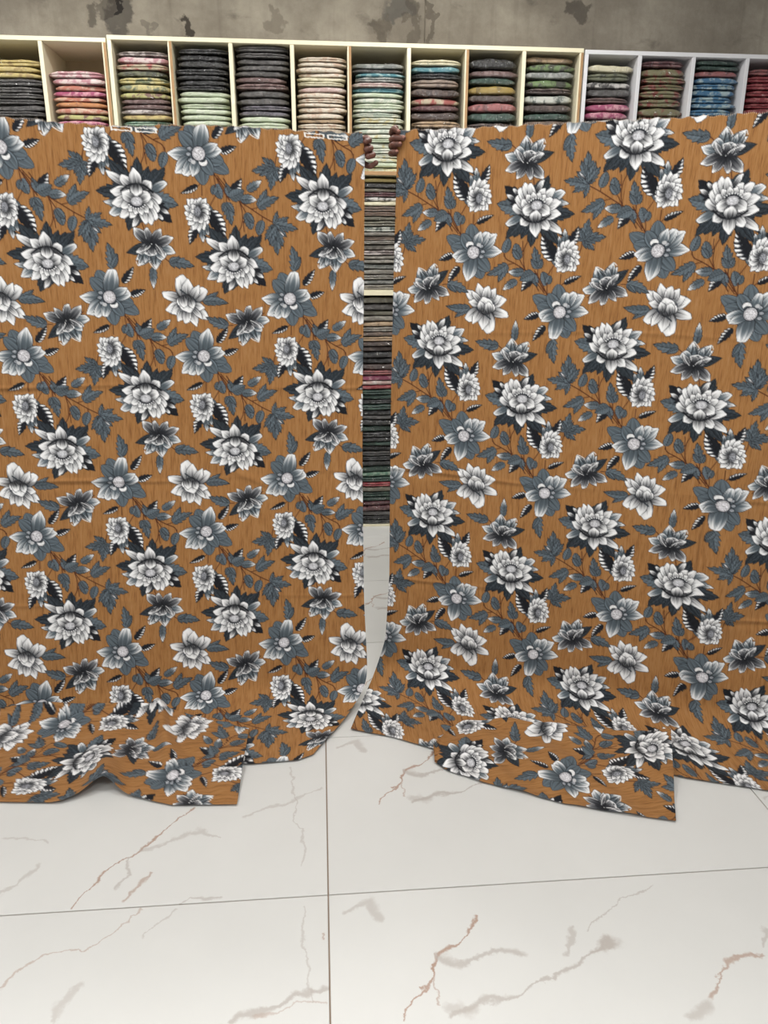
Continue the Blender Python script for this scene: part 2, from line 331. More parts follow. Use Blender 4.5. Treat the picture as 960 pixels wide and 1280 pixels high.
def stack(ci, zbase, ztop, keys, where, group, w_frac=.94):
    """fill one shelf cell with a stack, keys listed from the top down"""
    xa, xb = CELLS[ci]; width = (xb-xa)-BT
    n = len(keys); pitch = (ztop-zbase)/n
    wts = [random.uniform(.8, 1.25) for _ in keys]; tot = sum(wts); z = zbase
    cnt = {k: keys.count(k) for k in keys}
    for i, k in enumerate(reversed(keys)):
        hgt = wts[i]/tot*(ztop-zbase)
        o = bpy.data.objects.new('fabric_packet', PMESH[random.randrange(len(PMESH))]); link(o)
        if k not in PM: PM[k] = packet_mat(k)
        o.material_slots[0].link = 'OBJECT'; o.material_slots[0].material = PM[k]
        wd = width*(w_frac-random.uniform(0, .05))
        o.scale = (wd, 1, hgt)
        o.location = ((xa+xb)/2+random.uniform(-.5, .5)*(width-wd)*.8, SY+.165+random.uniform(-.008, .008), z)
        o.rotation_euler = (0, 0, random.uniform(-.012, .012))
        nm = C[k][0]; pos = n-1-i
        o_ = sum(1 for kk in keys[:pos] if kk == k)
        if cnt[k] == 1: lab = f'{nm} fabric packet '+('topping ' if pos == 0 else 'in ')+where
        else: lab = f'{ORD[o_]} {nm} fabric packet down in {where}'
        tag(o, lab, 'fabric', group)
        z += hgt
CELLS = [(DX[0], DX[1]), (DX[1], DX[2])]+[(DX[k], DX[k+1]) for k in range(3, 11)]+[(DX[k], DX[k+1]) for k in range(12, 16)]
def zt(px, py): return float(on_y(px, py, SY)[2])
ZS = Z1+.0055
def rep(*a):
    out = []
    for k, n in a: out += [k]*n
    return out
TOP = [
 (0, zt(25, 71), rep(('yel', 3), ('cha', 14)), 'the stack with yellow above charcoal'),
 (1, zt(95, 86), ['pkc', 'pkc', 'cor', 'mag', 'cor', 'ora', 'cor', 'lim', 'mag', 'ora', 'cor', 'mag', 'ora', 'cor', 'mag', 'cor'], 'the low pink and orange stack'),
 (2, zt(178, 61), ['tpw', 'pkc', 'flo', 'olv', 'yfl', 'yfl', 'lim', 'mau', 'mau', 'tpw', 'yel', 'grn', 'grn', 'mau', 'blk', 'olv', 'mau', 'tpw'], 'the mixed floral stack'),
 (3, zt(252, 58), rep(('blk', 7), ('mnt', 13)), 'the stack with black above mint'),
 (4, zt(327, 55), rep(('cha', 5), ('mau', 2), ('cha', 2), ('lav', 2), ('mnt', 5), ('cha', 4)), 'the grey and mint stack'),
 (5, zt(400, 69), rep(('bge', 4), ('crm', 2), ('pkg', 1), ('bge', 5), ('tan', 1), ('bge', 2), ('crm', 3), ('bge', 5)), 'the all-cream stack'),
 (6, zt(472, 76), ['sil', 'cha', 'tea', 'sil', 'pkg', 'tea', 'mnt', 'sgm', 'mnt', 'sgm', 'sgm', 'mcr', 'mcr', 'sgm', 'mcr', 'mnt', 'mcr', 'sgm', 'mcr', 'mcr', 'mnt', 'mcr'], 'the teal and mint stack'),
 (7, zt(545, 72), ['crm', 'tea', 'blk', 'tpe', 'dbr', 'flo', 'mar', 'dbr', 'tan', 'blk', 'tpe', 'mar', 'dbr', 'tan', 'blk'], 'the mixed stack topped with cream'),
 (8, zt(615, 70), ['blk', 'mau', 'dgn', 'mus', 'dbr', 'ros', 'dgn', 'dbr', 'mar', 'dgn', 'mau', 'blk', 'ros'], 'the dark stack with one mustard packet'),
 (9, zt(688, 68), ['tan', 'lgp', 'sil', 'lgp', 'dbr', 'wfl', 'dbr', 'dgn', 'brt', 'mau', 'dbr', 'mar', 'olv', 'dbr', 'mau'], 'the bright green and brown stack'),
 (10, zt(763, 78), ['crm', 'olv', 'wbk', 'cha', 'mau', 'mag', 'mag', 'wbk', 'cha', 'mau', 'mag', 'cha', 'olv', 'mau', 'wbk'], 'the magenta and grey stack'),
 (11, zt(830, 73), rep(('mar', 1), ('pla', 14)), 'the olive and red checked stack'),
 (12, zt(896, 73), rep(('dgn', 2), ('ros', 1), ('blu', 16)), 'the bright blue stack'),
 (13, zt(950, 83), rep(('ros', 1), ('red', 16)), 'the crimson stack'),
]
for ci, ztop, keys, where in TOP: stack(ci, ZS, ztop, keys, where, 'fabrics in '+where)
zm = Z2+.0055
MID = ['yel', 'blk', 'ogr', 'mar', 'wbk', 'crm', 'brt', 'brt', 'ogr', 'ogr', 'wfl', 'gry', 'tpe', 'gry', 'gry', 'tpw', 'gry', 'gry', 'sil', 'gry', 'gry', 'sil', 'gry']
stack(6, zm, zt(472, 221), MID, 'the grey stack between the cloths', 'fabrics on the middle shelf between the cloths', .95)
LOW = ['ogr', 'cha', 'ogr', 'gry', 'tan', 'gry', 'brt', 'tan', 'dbr', 'dbr', 'blk', 'blk', 'dbr', 'ros', 'mag', 'pkg', 'red', 'dgn', 'dgn'] + ['blk', 'dgn', 'blk', 'cha', 'blk', 'dgn', 'blk', 'blk', 'dgn', 'blk', 'cha', 'blk', 'blk'] + ['dgn', 'grn', 'dgn', 'red', 'ogr', 'dgn', 'dgn', 'mar', 'mar', 'cha', 'blk', 'blk']
stack(6, ZB+.0015, zt(472, 371), LOW, 'the tall dark stack just above the floor', 'fabrics on the lowest shelf between the cloths', .95)
# neighbouring low cells, out of sight behind the cloths: one heap
bm = bmesh.new(); hm = [PM[k] for k in ('gry', 'cha', 'brt', 'blk', 'dgn', 'dbr')]
for ci in (5, 7):
    xa, xb = CELLS[ci]
    for zb_, n_, ms in ((zm, 18, (0, 1, 2)), (ZB+.0015, 38, (3, 4, 5))):
        for i in range(n_):
            n0 = len(bm.faces); n1 = len(bm.verts); bm.from_mesh(PMESH[(i*3+ci) % 7]); bm.verts.ensure_lookup_table(); bm.faces.ensure_lookup_table()
            for v in bm.verts[n1:]: v.co = ((xa+xb)/2+v.co.x*(xb-xa-BT)*.94, SY+.165+v.co.y, zb_+(i+v.co.z)*.0255)
            for f in bm.faces[n0:]: f.material_index = ms[(i*i+i) % 3]; f.smooth = True
ho = bm_obj('folded_fabrics', bm); [ho.data.materials.append(x) for x in hm]
tag(ho, 'low stacks of dark folded fabrics on the shelves behind the cloths', 'fabric', None, 'stuff')

# ------------------------------------------------------------------ the floral print (one repeat, drawn petal by petal in numpy)
TU, TV, SS = 238, 254, 4
CW, CH = TU*SS, TV*SS
GROUND = np.array((157, 111, 64), float)
canvas = np.tile(GROUND, (CH, CW, 1)); gmask = np.ones((CH, CW))
prng = np.random.default_rng(3)
INK = np.array((20, 22, 27.0)); WHITE = np.array((240, 240, 240.0)); SLATE = np.array((85, 95, 102.0)); DSL = np.array((46, 53, 59.0)); STEM = np.array((74, 38, 20.0))
def sm(a, b, x):
    t = np.clip((x-a)/(b-a), 0, 1); return t*t*(3-2*t)
def comp(x0, y0, col, al):
    H, W = al.shape
    yy = np.mod(np.arange(y0, y0+H), CH); xx = np.mod(np.arange(x0, x0+W), CW)
    ix = np.ix_(yy, xx)
    canvas[ix] = canvas[ix]*(1-al[..., None])+col*al[..., None]
    gmask[ix] = gmask[ix]*(1-al)
class Motif:
    def __init__(s, ox, oy, zx, zy, sc, rot=0.0):   # zoom point (zx, zy) lands on tile point (ox, oy); sc zoom px per unit
        s.o = (ox, oy); s.z = (zx, zy); s.sc = sc; s.r = rot
    def T(s, p):
        x, y = (p[0]-s.z[0])/s.sc, (p[1]-s.z[1])/s.sc
        c, n = math.cos(s.r), math.sin(s.r)
        return np.array((s.o[0]+c*x-n*y, s.o[1]+n*x+c*y))*SS
    def petal(s, base, tip, w, kind='white', bend=0.0, jag=0.0, a=None, seed=None):
        b, t = s.T(base), s.T(tip); w = w/s.sc*SS
        d = t-b; L = np.hypot(*d); ax = d/L; nx = np.array((-ax[1], ax[0]))
        pad = int(w+abs(bend)*L+6)
        x0, x1 = int(min(b[0], t[0]))-pad, int(max(b[0], t[0]))+pad; y0, y1 = int(min(b[1], t[1]))-pad, int(max(b[1], t[1]))+pad
        X, Y = np.meshgrid(np.arange(x0, x1)+.5, np.arange(y0, y1)+.5)
        tt = ((X-b[0])*ax[0]+(Y-b[1])*ax[1])/L; nn = (X-b[0])*nx[0]+(Y-b[1])*nx[1]
        nn = nn-bend*L*4*tt*(1-tt)
        tc = np.clip(tt, 0, 1)
        if kind in ('leaf', 'dark', 'black', 'btip', 'wtip', 'bud'): p1, p2 = (.62, 1.02)
        else: p1, p2 = (.66, .66)
        if kind == 'bud': p1, p2 = .5, .62
        pk = (p1/(p1+p2))**p1*(p2/(p1+p2))**p2
        prof = tc**p1*(1-tc)**p2/pk
        ph = prng.uniform(0, 6.28, 4)
        if jag: 
            saw = np.mod(tc*4.6+ph[0]+.17*(nn > 0)*3, 1.0); prof = prof*(1.08-min(1.55*jag, .5)*(1-saw)*sm(.05, .3, tc))
        W = w*prof
        if kind in ('white', 'tipw', 'grey'):   # scalloped tips
            k = nn/max(w, 1)
            ttn = tt+.075*np.abs(np.sin(k*3.1+ph[1]*.3+1.57))-.03
            W = w*np.clip(ttn, 0, 1)**p1*np.clip(1-ttn, 0, 1)**p2/pk
        de = np.minimum(W-np.abs(nn), (1-tt)*L*1.2+.4)
        al = np.clip(de+1.6, 0, 1)*(tt > -0.001)*(tt < 1.03)
        q = np.where(W > .3, nn/np.maximum(W, .3), 0); qa = np.abs(q)
        st = .5*np.sin(q*9+ph[0])+.35*np.sin(q*17+ph[1])+.25*np.sin(q*29+ph[2])
        if kind == 'white':
            v = sm(.06, .84, tc+.13*st*(1-.6*tc)+.12*(qa-.5)); v = .16+.84*v; v = v*(1-.10*(q*(1 if ph[3] > 3.1 else -1)))
            col = INK*.8+(WHITE-INK*.8)*np.clip(v, 0, 1)[..., None]
            col = col-75*(np.clip(-st-.30, 0, 1)*sm(.12, .6, 1-tc))[..., None]
        elif kind == 'grey':     # anemone petal, slate running to pale tip
            v = sm(.42, .98, tc+.14*st+.20*(qa-.4))
            col = SLATE+(WHITE-SLATE)*v[..., None]
            col = col*(1-.5*(sm(.6, 0, tc)*np.clip(.45-st*.8, 0, 1)))[..., None]
        elif kind == 'slate':
            col = (SLATE*1.12)*(1-.50*((.35+.65*sm(.95, .0, tc))*np.clip(.45-st*.9, 0, 1))+.10*(qa > .75))[..., None]
        elif kind == 'tipw':     # iris petal: dark throat, pale rim
            v = .06+.38*sm(.18, .8, tc+.16*st)+.60*sm(.66, .93, np.maximum(qa*sm(.1, .4, tc), tc*.97)+.05*st)
            col = INK+(WHITE-INK)*np.clip(v, 0, 1)[..., None]
        else:
            base_c = dict(leaf=SLATE, bud=SLATE*1.02, dark=DSL*1.05, black=INK*1.15, btip=INK*1.2, wtip=SLATE)[kind]
            vein = np.sin((tc*4.2-qa*.55)*2*np.pi*1.5)
            col = base_c*(1.06+.08*np.clip(vein, -1, 1)+.12*st-.16*(q > 0))[..., None]
            col = np.where((np.abs(nn) < .45*SS/2)[..., None] & (tc > .05)[..., None], INK*1.1, col)
            if kind == 'dark': col = np.where((st < -.45)[..., None], INK, col)
            if kind in ('btip', 'wtip'):
                f = sm(.3, .62, tc*.4+qa*.75+.12*vein) if kind == 'btip' else sm(.5, .95, tc+.12*st)
                if kind == 'btip': f = f*(q*(1 if bend >= 0 else -1) > -.15)*(vein > -.25)
                col = col+(WHITE-col)*f[..., None]
        ol = np.clip(1-(de-.5)/1.8, 0, 1)*.92
        col = col*(1-ol[..., None])+INK*ol[..., None]
        comp(x0, y0, col, al)
    def stroke(s, pts, w=.55, col=STEM):
        P = [s.T(p) for p in pts]
        # Catmull-Rom refinement
        Q = []
        for i in range(len(P)-1):
            p0, p1, p2, p3 = P[max(i-1, 0)], P[i], P[i+1], P[min(i+2, len(P)-1)]
            for u in np.linspace(0, 1, 7)[:-1]:
                Q.append(.5*((2*p1)+(-p0+p2)*u+(2*p0-5*p1+4*p2-p3)*u*u+(-p0+3*p1-3*p2+p3)*u**3))
        Q.append(P[-1]); w = w*SS
        Q = np.array(Q); x0, y0 = (Q.min(0)-w-3).astype(int); x1, y1 = (Q.max(0)+w+3).astype(int)
        X, Y = np.meshgrid(np.arange(x0, x1)+.5, np.arange(y0, y1)+.5); D = np.full(X.shape, 1e9)
        for a, b in zip(Q[:-1], Q[1:]):
            v = b-a; l2 = max(v@v, 1e-6); u = np.clip(((X-a[0])*v[0]+(Y-a[1])*v[1])/l2, 0, 1)
            D = np.minimum(D, np.hypot(X-a[0]-u*v[0], Y-a[1]-u*v[1]))
        comp(x0, y0, np.broadcast_to(np.asarray(col, float), X.shape+(3,)), np.clip(w-D+.5, 0, 1))
    def disc(s, c, rx, ry, col, speck=0.0, edge=0.0):
        p = s.T(c); rx, ry = rx/s.sc*SS, ry/s.sc*SS
        x0, x1, y0, y1 = int(p[0]-rx-3), int(p[0]+rx+4), int(p[1]-ry-3), int(p[1]+ry+4)
        X, Y = np.meshgrid(np.arange(x0, x1)+.5, np.arange(y0, y1)+.5)
        r = np.hypot((X-p[0])/rx, (Y-p[1])/ry)
        cc = np.broadcast_to(np.asarray(col, float), X.shape+(3,)).copy()
        if speck:
            n = prng.normal(size=(X.shape[0]//3+2, X.shape[1]//3+2)); n = np.kron(n, np.ones((3, 3)))[:X.shape[0], :X.shape[1]]
            cc = cc+(n*speck)[..., None]
        if edge: cc = cc*(1-edge*sm(.6, 1, r))[..., None]
        comp(x0, y0, np.clip(cc, 0, 255), np.clip((1-r)*min(rx, ry)+.5, 0, 1))
    def maple(s, c, tips, w=.34):
        for tp in tips:
            L = math.hypot(tp[0]-c[0], tp[1]-c[1]); s.petal(c, tp, L*w, 'leaf', 0, .32)
def lotus(R):
    k = Motif(R[0], R[1], 468, 594, 9.14)
    for b, t, w, kd in [((470, 400), (490, 45), 80, 'dark'), ((420, 400), (170, 75), 85, 'dark'), ((520, 400), (615, 140), 60, 'dark'), ((560, 400), (700, 160), 65, 'dark'), ((590, 400), (800, 150), 75, 'dark'),
                        ((380, 430), (110, 160), 40, 'dark'), ((340, 430), (5, 412), 78, 'dark'), ((640, 480), (935, 550), 85, 'leaf'), ((600, 520), (855, 745), 85, 'black'), ((440, 580), (345, 845), 75, 'dark'), ((330, 560), (75, 528), 45, 'wtip'), ((500, 580), (440, 800), 60, 'dark')]:
        k.petal(b, t, w*1.16, kd, 0, .20)
    for b, t, w, kd in [((390, 360), (125, 200), 48, 'white'), ((600, 420), (818, 298), 50, 'grey'), ((360, 540), (140, 675), 62, 'grey'), ((720, 590), (825, 645), 26, 'white'), ((680, 640), (755, 715), 24, 'white'), ((480, 660), (398, 805), 34, 'white'),
                        ((440, 380), (283, 245), 60, 'white'), ((540, 390), (632, 300), 64, 'white'), ((475, 400), (440, 160), 70, 'white'),
                        ((430, 400), (163, 428), 64, 'white'), ((430, 470), (175, 560), 66, 'white'), ((430, 520), (262, 712), 56, 'white'),
                        ((560, 420), (752, 525), 60, 'white'), ((540, 470), (718, 630), 62, 'white'), ((530, 520), (690, 722), 60, 'white'), ((510, 540), (632, 775), 58, 'white'), ((490, 550), (565, 775), 48, 'white'), ((460, 560), (378, 712), 46, 'white'),
                        ((430, 500), (272, 595), 50, 'white'), ((540, 480), (640, 590), 56, 'white'), ((440, 530), (365, 640), 38, 'white'), ((510, 540), (588, 645), 42, 'white'), ((455, 545), (437, 668), 40, 'white'), ((485, 545), (515, 670), 40, 'white'),
                        ((520, 440), (620, 500), 62, 'white')]:
        k.petal(b, t, w, kd)
    k.stroke([(285, 410), (370, 350), (460, 328), (560, 350), (650, 420)], 1.1, INK)
    k.disc((460, 500), 118, 98, INK*1.6)
    for i in range(10):
        a = math.radians(18+i*16); k.disc((460+108*math.cos(a), 505+92*math.sin(a)), 9, 9, WHITE)
    k.disc((460, 500), 84, 70, (205, 205, 208), 20, .25)
    k.petal((450, 520), (292, 430), 74, 'white', .08); k.petal((480, 520), (622, 440), 74, 'white', -.08)
    k.disc((460, 515), 66, 46, (196, 196, 200), 26, .2)
    k.petal((465, 318), (462, 465), 72, 'white')
    k.stroke([(395, 430), (390, 375), (425, 338), (495, 335), (535, 380), (530, 430)], .35, INK)
def anemone(c, k=None):
    k = Motif(c[0], c[1], 415, 430, 10.67/1.04)
    k.stroke([(440, 760), (440, 930)]); k.stroke([(440, 770), (370, 840)]); k.petal((390, 810), (165, 910), 42, 'btip', -.03, .2)
    k.stroke([(600, 650), (620, 820)]); k.stroke([(600, 650), (700, 830), (800, 980)], .7); k.stroke([(640, 680), (760, 820)])
    k.petal((600, 245), (755, 30), 55, 'btip', .02, .2); k.petal((690, 400), (900, 330), 52, 'btip', .02, .2)
    for b, t, w, kd in [((415, 400), (275, 80), 105, 'slate'), ((400, 400), (175, 180), 90, 'slate'), ((415, 430), (480, 45), 105, 'grey'), ((430, 440), (800, 650), 95, 'slate'), ((430, 440), (735, 520), 90, 'slate'),
                        ((420, 430), (710, 375), 85, 'grey'), ((420, 420), (660, 310), 60, 'grey'), ((410, 450), (470, 805), 105, 'slate'), ((430, 450), (590, 680), 80, 'slate'),
                        ((400, 440), (20, 440), 85, 'grey'), ((400, 450), (105, 665), 100, 'grey'), ((400, 450), (210, 705), 80, 'grey'), ((400, 450), (330, 705), 70, 'grey')]:
        k.petal(b, t, w, kd)
    for p in [(300, 375), (285, 440), (310, 510)]: k.disc(p, 42, 32, DSL); k.disc(p, 30, 20, (150, 154, 160), 30)
    k.disc((345, 530), 30, 25, (190, 190, 192)); k.disc((470, 530), 62, 55, INK*2); k.disc((470, 530), 54, 46, (225, 225, 225), 10); k.disc((455, 490), 52, 40, DSL)
    k.disc((412, 430), 92, 92, INK*1.8); k.disc((415, 430), 82, 82, (200, 198, 202), 34, .15)
def peony(c):
    k = Motif(c[0], c[1], 140, 250, 6.1)
    k.petal((130, 330), (65, 490), 40, 'btip', .03, .2); k.petal((160, 330), (172, 475), 34, 'wtip', 0, .2); k.petal((200, 330), (212, 420), 22, 'wtip')
    k.petal((225, 195), (245, 300), 22, 'leaf'); k.petal((225, 230), (348, 430), 58, 'btip', -.03, .12)
    R0 = [(-100, 100), (-78, 108), (-55, 112), (-38, 104), (-18, 98), (5, 95), (28, 98), (50, 118), (72, 142), (90, 150), (108, 148), (128, 130), (150, 112), (172, 112), (-160, 118), (-132, 128), (-118, 112)]
    for a, r in R0:
        a = math.radians(a); k.petal((140+20*math.cos(a), 245+20*math.sin(a)), (140+r*math.cos(a), 245+r*math.sin(a)), 30, 'white')
    for a in range(-100, 260, 36):
        r = 76+14*math.sin(a); aa = math.radians(a); k.petal((140, 240), (140+r*math.cos(aa), 240+r*1.12*math.sin(aa)), 27, 'white')
    for b_, t_, w_ in [((140, 215), (118, 150), 24), ((145, 220), (158, 135), 27), ((155, 225), (202, 140), 26), ((140, 240), (85, 190), 22), ((140, 250), (80, 235), 20), ((150, 235), (222, 195), 34), ((150, 250), (225, 245), 32), ((150, 260), (215, 300), 30), ((140, 265), (165, 330), 28), ((135, 265), (105, 320), 26)]: k.petal(b_, t_, w_, 'white')
    k.disc((132, 240), 26, 40, (130, 132, 138), 34, .3)
def star(c):
    k = Motif(c[0], c[1], 355, 420, 10.67/1.04)
    k.stroke([(470, 390), (600, 390)]); k.petal((580, 390), (790, 255), 48, 'leaf', .05, .15); k.petal((580, 395), (925, 415), 62, 'leaf', -.06, .12)
    for b, t, w in [((350, 380), (20, 285), 70), ((370, 400), (275, 30), 110), ((370, 400), (380, 90), 80), ((400, 400), (635, 215), 90), ((400, 410), (530, 170), 60), ((350, 430), (75, 520), 85), ((350, 430), (150, 560), 70), ((400, 430), (660, 640), 70), ((390, 430), (600, 480), 60),
                    ((340, 450), (235, 665), 62), ((380, 450), (490, 730), 64), ((360, 450), (345, 700), 66), ((400, 440), (570, 630), 40)]:
        k.petal(b, t, w, 'white')
    k.stroke([(280, 240), (360, 300), (440, 340), (490, 400)], .9, DSL)
    k.disc((355, 420), 128, 118, INK*2.4); k.disc((315, 470), 70, 55, (140, 142, 146), 30, .3)
    k.petal((330, 300), (400, 545), 110, 'white'); k.petal((300, 330), (260, 450), 62, 'white'); k.petal((300, 310), (330, 480), 60, 'white'); k.petal((400, 340), (445, 490), 52, 'white')
    for q in [((300, 330), (270, 400)), ((330, 320), (330, 420)), ((360, 330), (380, 440)), ((395, 340), (420, 440))]: k.stroke(q, .25, (120, 122, 126))
def iris(c, rot=0.0, second=False):
    k = Motif(c[0], c[1], 370, 280, 10.67/1.04, rot)
    if not second:
        k.stroke([(255, -20), (290, 130)], .6); k.stroke([(540, 450), (600, 500)])
        k.petal((590, 490), (925, 550), 80, 'leaf', -.04, .25); k.petal((590, 490), (740, 435), 40, 'leaf'); k.petal((375, 560), (372, 850), 52, 'wtip', 0, .15)
    for b, t, w, kd in [((370, 300), (35, 385), 75, 'dark'), ((360, 330), (150, 480), 60, 'wtip'), ((360, 340), (180, 555), 80, 'wtip'), ((330, 330), (270, 520), 50, 'wtip'), ((400, 300), (680, 370), 70, 'grey'), ((410, 320), (560, 430), 50, 'grey'),
                        ((380, 320), (340, 510), 50, 'wtip'), ((420, 330), (415, 595), 85, 'wtip'), ((430, 330), (520, 470), 60, 'grey'),
                        ((340, 260), (140, 70), 70, 'tipw'), ((365, 270), (305, 55), 48, 'tipw'), ((380, 260), (500, 75), 58, 'tipw'), ((400, 290), (655, 175), 64, 'tipw')]:
        k.petal(b, t, w, kd)
    k.petal((375, 260), (165, 385), 55, 'tipw', -.05); k.petal((380, 265), (525, 435), 40, 'tipw', -.08); k.petal((375, 270), (425, 395), 42, 'tipw'); k.petal((375, 270), (280, 400), 48, 'tipw'); k.petal((370, 280), (370, 420), 48, 'tipw')
    k.disc((370, 255), 20, 26, INK)
    for ln, w_ in [([(372, 268), (310, 330), (175, 382)], .55), ([(425, 275), (485, 345), (522, 432)], .45), ([(272, 380), (330, 412), (400, 405), (425, 385)], .6), ([(420, 350), (428, 400)], .4), ([(330, 500), (360, 545), (405, 590)], .5), ([(455, 510), (430, 570), (412, 592)], .5), ([(160, 500), (185, 548), (250, 520)], .5)]: k.stroke(ln, w_, WHITE*.95)
    for ln in [[(365, 275), (340, 330), (290, 370)], [(385, 290), (420, 340), (440, 380)], [(350, 430), (385, 520)], [(420, 430), (410, 520)], [(250, 420), (205, 510)], [(150, 340), (250, 300)]]: k.stroke(ln, .45, INK)
def sprig(R, big):
    k = Motif(R[0], R[1], 405, 696, 6.1)
    k.stroke([(330, -10), (395, 90), (450, 150), (540, 205), (640, 265), (720, 305)] if big else [(330, -10), (395, 90), (450, 150), (540, 205), (610, 240), (632, 285)], .65)
    k.stroke([(285, -10), (340, 80), (352, 170)], .65); k.stroke([(450, 150), (472, 230), (470, 320), (440, 385)], .6); k.stroke([(480, 300), (488, 378)]); k.stroke([(455, 160), (505, 240)])
    k.stroke([(270, 110), (222, 190)]); k.stroke([(545, 208), (600, 195)]); k.stroke([(630, 262), (632, 300)])
    k.petal((275, 30), (310, 140), 36, 'bud', .04, .1); k.petal((265, 40), (245, 110), 28, 'bud')
    k.petal((345, 160), (390, 335), 44, 'leaf', -.02, .3); k.petal((345, 165), (318, 235), 26, 'leaf', 0, .2); k.petal((355, 165), (412, 240), 26, 'leaf', 0, .2)
    k.petal((370, 130), (470, -15), 44, 'btip', .03, .15); k.petal((380, 120), (345, 20), 30, 'leaf', 0, .2); k.petal((375, 125), (490, 70), 48, 'leaf', .05, .1)
    k.petal((460, 140), (590, 140), 36, 'wtip', -.04, .1); k.petal((510, 70), (625, -5), 36, 'wtip', .03, .2)
    k.petal((600, 195), (665, 55), 36, 'leaf', .03, .2); k.petal((600, 200), (765, 115), 42, 'leaf', -.06, .25)
    k.petal((505, 235), (545, 360), 40, 'bud', -.02, .15); k.petal((505, 238), (562, 310), 24, 'bud')
    k.petal((632, 290), (600, 402), 36, 'bud', .03)
    if big: k.maple((730, 320), [(750, 215), (845, 260), (918, 350), (828, 412), (755, 555), (800, 488), (690, 480), (650, 440), (700, 350)], .24); k.petal((750, 350), (808, 405), 9, 'white')
RA = np.array((0., 11.5)); RB = RA+np.array((-117.0, 77.6))
for R, big in ((RA, False), (RB, True)):
    sprig(R, big)
    pe = R+np.array((-45., -74.))
    if not big:
        k = Motif(pe[0], pe[1], 360, 225, 6.9); k.stroke([(265, 230), (238, 300), (228, 380)], .6)
        k.maple((225, 380), [(115, 290), (185, 300), (25, 405), (90, 440), (190, 560), (150, 470), (265, 480), (300, 390)], .26)
    peony(pe)
for R in (RA, RB): anemone(R+np.array((-42.5, -143.5)))
star((57.2, 129.5))
iris((15.0, 55.6))
k = Motif(-100.7, 154, 390, 380, 11.6); k.stroke([(560, 320), (660, 230)]); k.stroke([(180, 425), (90, 430)]); k.petal((100, 430), (-250, 300), 88, 'leaf', -.05, .25); k.petal((60, 415), (-60, 300), 40, 'leaf')
iris((-100.7, 154), math.radians(-24), True)
k = Motif(-35.4, 72.2, 0, 0, 1.0); k.petal((-1, 14), (-6, -19), 8, 'leaf', .06, .3); k.petal((-1, 12), (7, -4), 4, 'leaf')
for R in (RA, RB): lotus(R)
# soften to the cloth's own dye spread
def boxblur(a):
    for ax in (0, 1): a = (np.roll(a, 1, ax)+a+np.roll(a, -1, ax))/3
    return a
PRT = s2l(np.clip(boxblur(canvas), 0, 255)); PMK = boxblur(gmask)
def sample(u, v):
    x = np.mod(u, 1.0)*CW-.5; y = np.mod(v, 1.0)*CH-.5
    x0 = np.floor(x).astype(int); y0 = np.floor(y).astype(int); fx = (x-x0)[:, None]; fy = (y-y0)[:, None]
    full = np.concatenate([PRT, PMK[..., None]], 2)
    g_ = lambda yy, xx: full[np.mod(yy, CH), np.mod(xx, CW)]
    return (g_(y0, x0)*(1-fx)+g_(y0, x0+1)*fx)*(1-fy)+(g_(y0+1, x0)*(1-fx)+g_(y0+1, x0+1)*fx)*fy

# ------------------------------------------------------------------ the two cloths
def cloth_mat():
    m = NT('printed_cotton'); at = m.n('ShaderNodeAttribute', attribute_name='print'); uv = m.n('ShaderNodeUVMap', uv_map='weave').outputs[0]
    f = m.noise(m.mapping(uv, scale=(420, 26, 1)), 1.0, 3, .6)
    f2 = m.noise(m.mapping(uv, scale=(130, 9, 1)), 1.0, 2, .5)
    st = m.math('ADD', m.math('MULTIPLY', f, .6), m.math('MULTIPLY', f2, .4))
    dk = m.ramp(st, [(.34, tuple(s2l((205, 196, 190)))), (.5, (1, 1, 1)), (.64, (1.0, 1.0, 1.0))])
    lt = m.ramp(st, [(.5, (0, 0, 0)), (.72, (.06, .05, .035))])
    cg = m.mix(1.0, m.mix(1.0, at.outputs['Color'], dk, 'MULTIPLY'), lt, 'ADD')
    m.l(m.mix(at.outputs['Alpha'], at.outputs['Color'], cg), m.p.inputs['Base Color'])
    m.p.inputs['Roughness'].default_value = .82; m.p.inputs['Specular IOR Level'].default_value = .2
    m.p.inputs['Sheen Weight'].default_value = .08
    m.bump(m.noise(m.mapping(uv, scale=(500, 500, 1)), 1.0, 2), .06, .001)
    return m.m
M_cloth = cloth_mat(); M_fray = plain('frayed_thread', rgb(206, 186, 168), .9)
PU, PV = .49443, .52702
PL = (-0.47542, 2.23963, 0.04492, -0.04454, 0.01038, -0.09102, -0.03942, 1.51591)
PR = (0.59357, 2.17038, -0.33249, -0.02462, -0.00455, -0.04236, -0.0208, 1.49942)
def surf(P, a, b):
    x0, d, yw, tl, ro, bow, shx, z0 = P
    a2 = a*np.cos(ro)-b*np.sin(ro); b2 = a*np.sin(ro)+b*np.cos(ro)
    return np.stack([x0+a2*np.cos(yw)+shx*b2, d+a2*np.sin(yw)+b2*np.sin(tl)+bow*(b2-.7)**2, z0-b2*np.cos(tl)], -1)
def proj(p):
    q = np.asarray(p)-np.array((0, 0, CAMH)); d = q@cF; return np.array((480+FPX*(q@cR)/d, 640-FPX*(q@cU)/d))
def inv(P, px, py):
    ab = np.array((0., .5)); tgt = np.array((px, py))
    for _ in range(25):
        r = proj(surf(P, *ab))-tgt
        J = np.stack([(proj(surf(P, *(ab+e)))-tgt-r)/1e-5 for e in np.eye(2)*1e-5], 1); ab = ab-np.linalg.solve(J, r)
    return ab
STEP = .0023
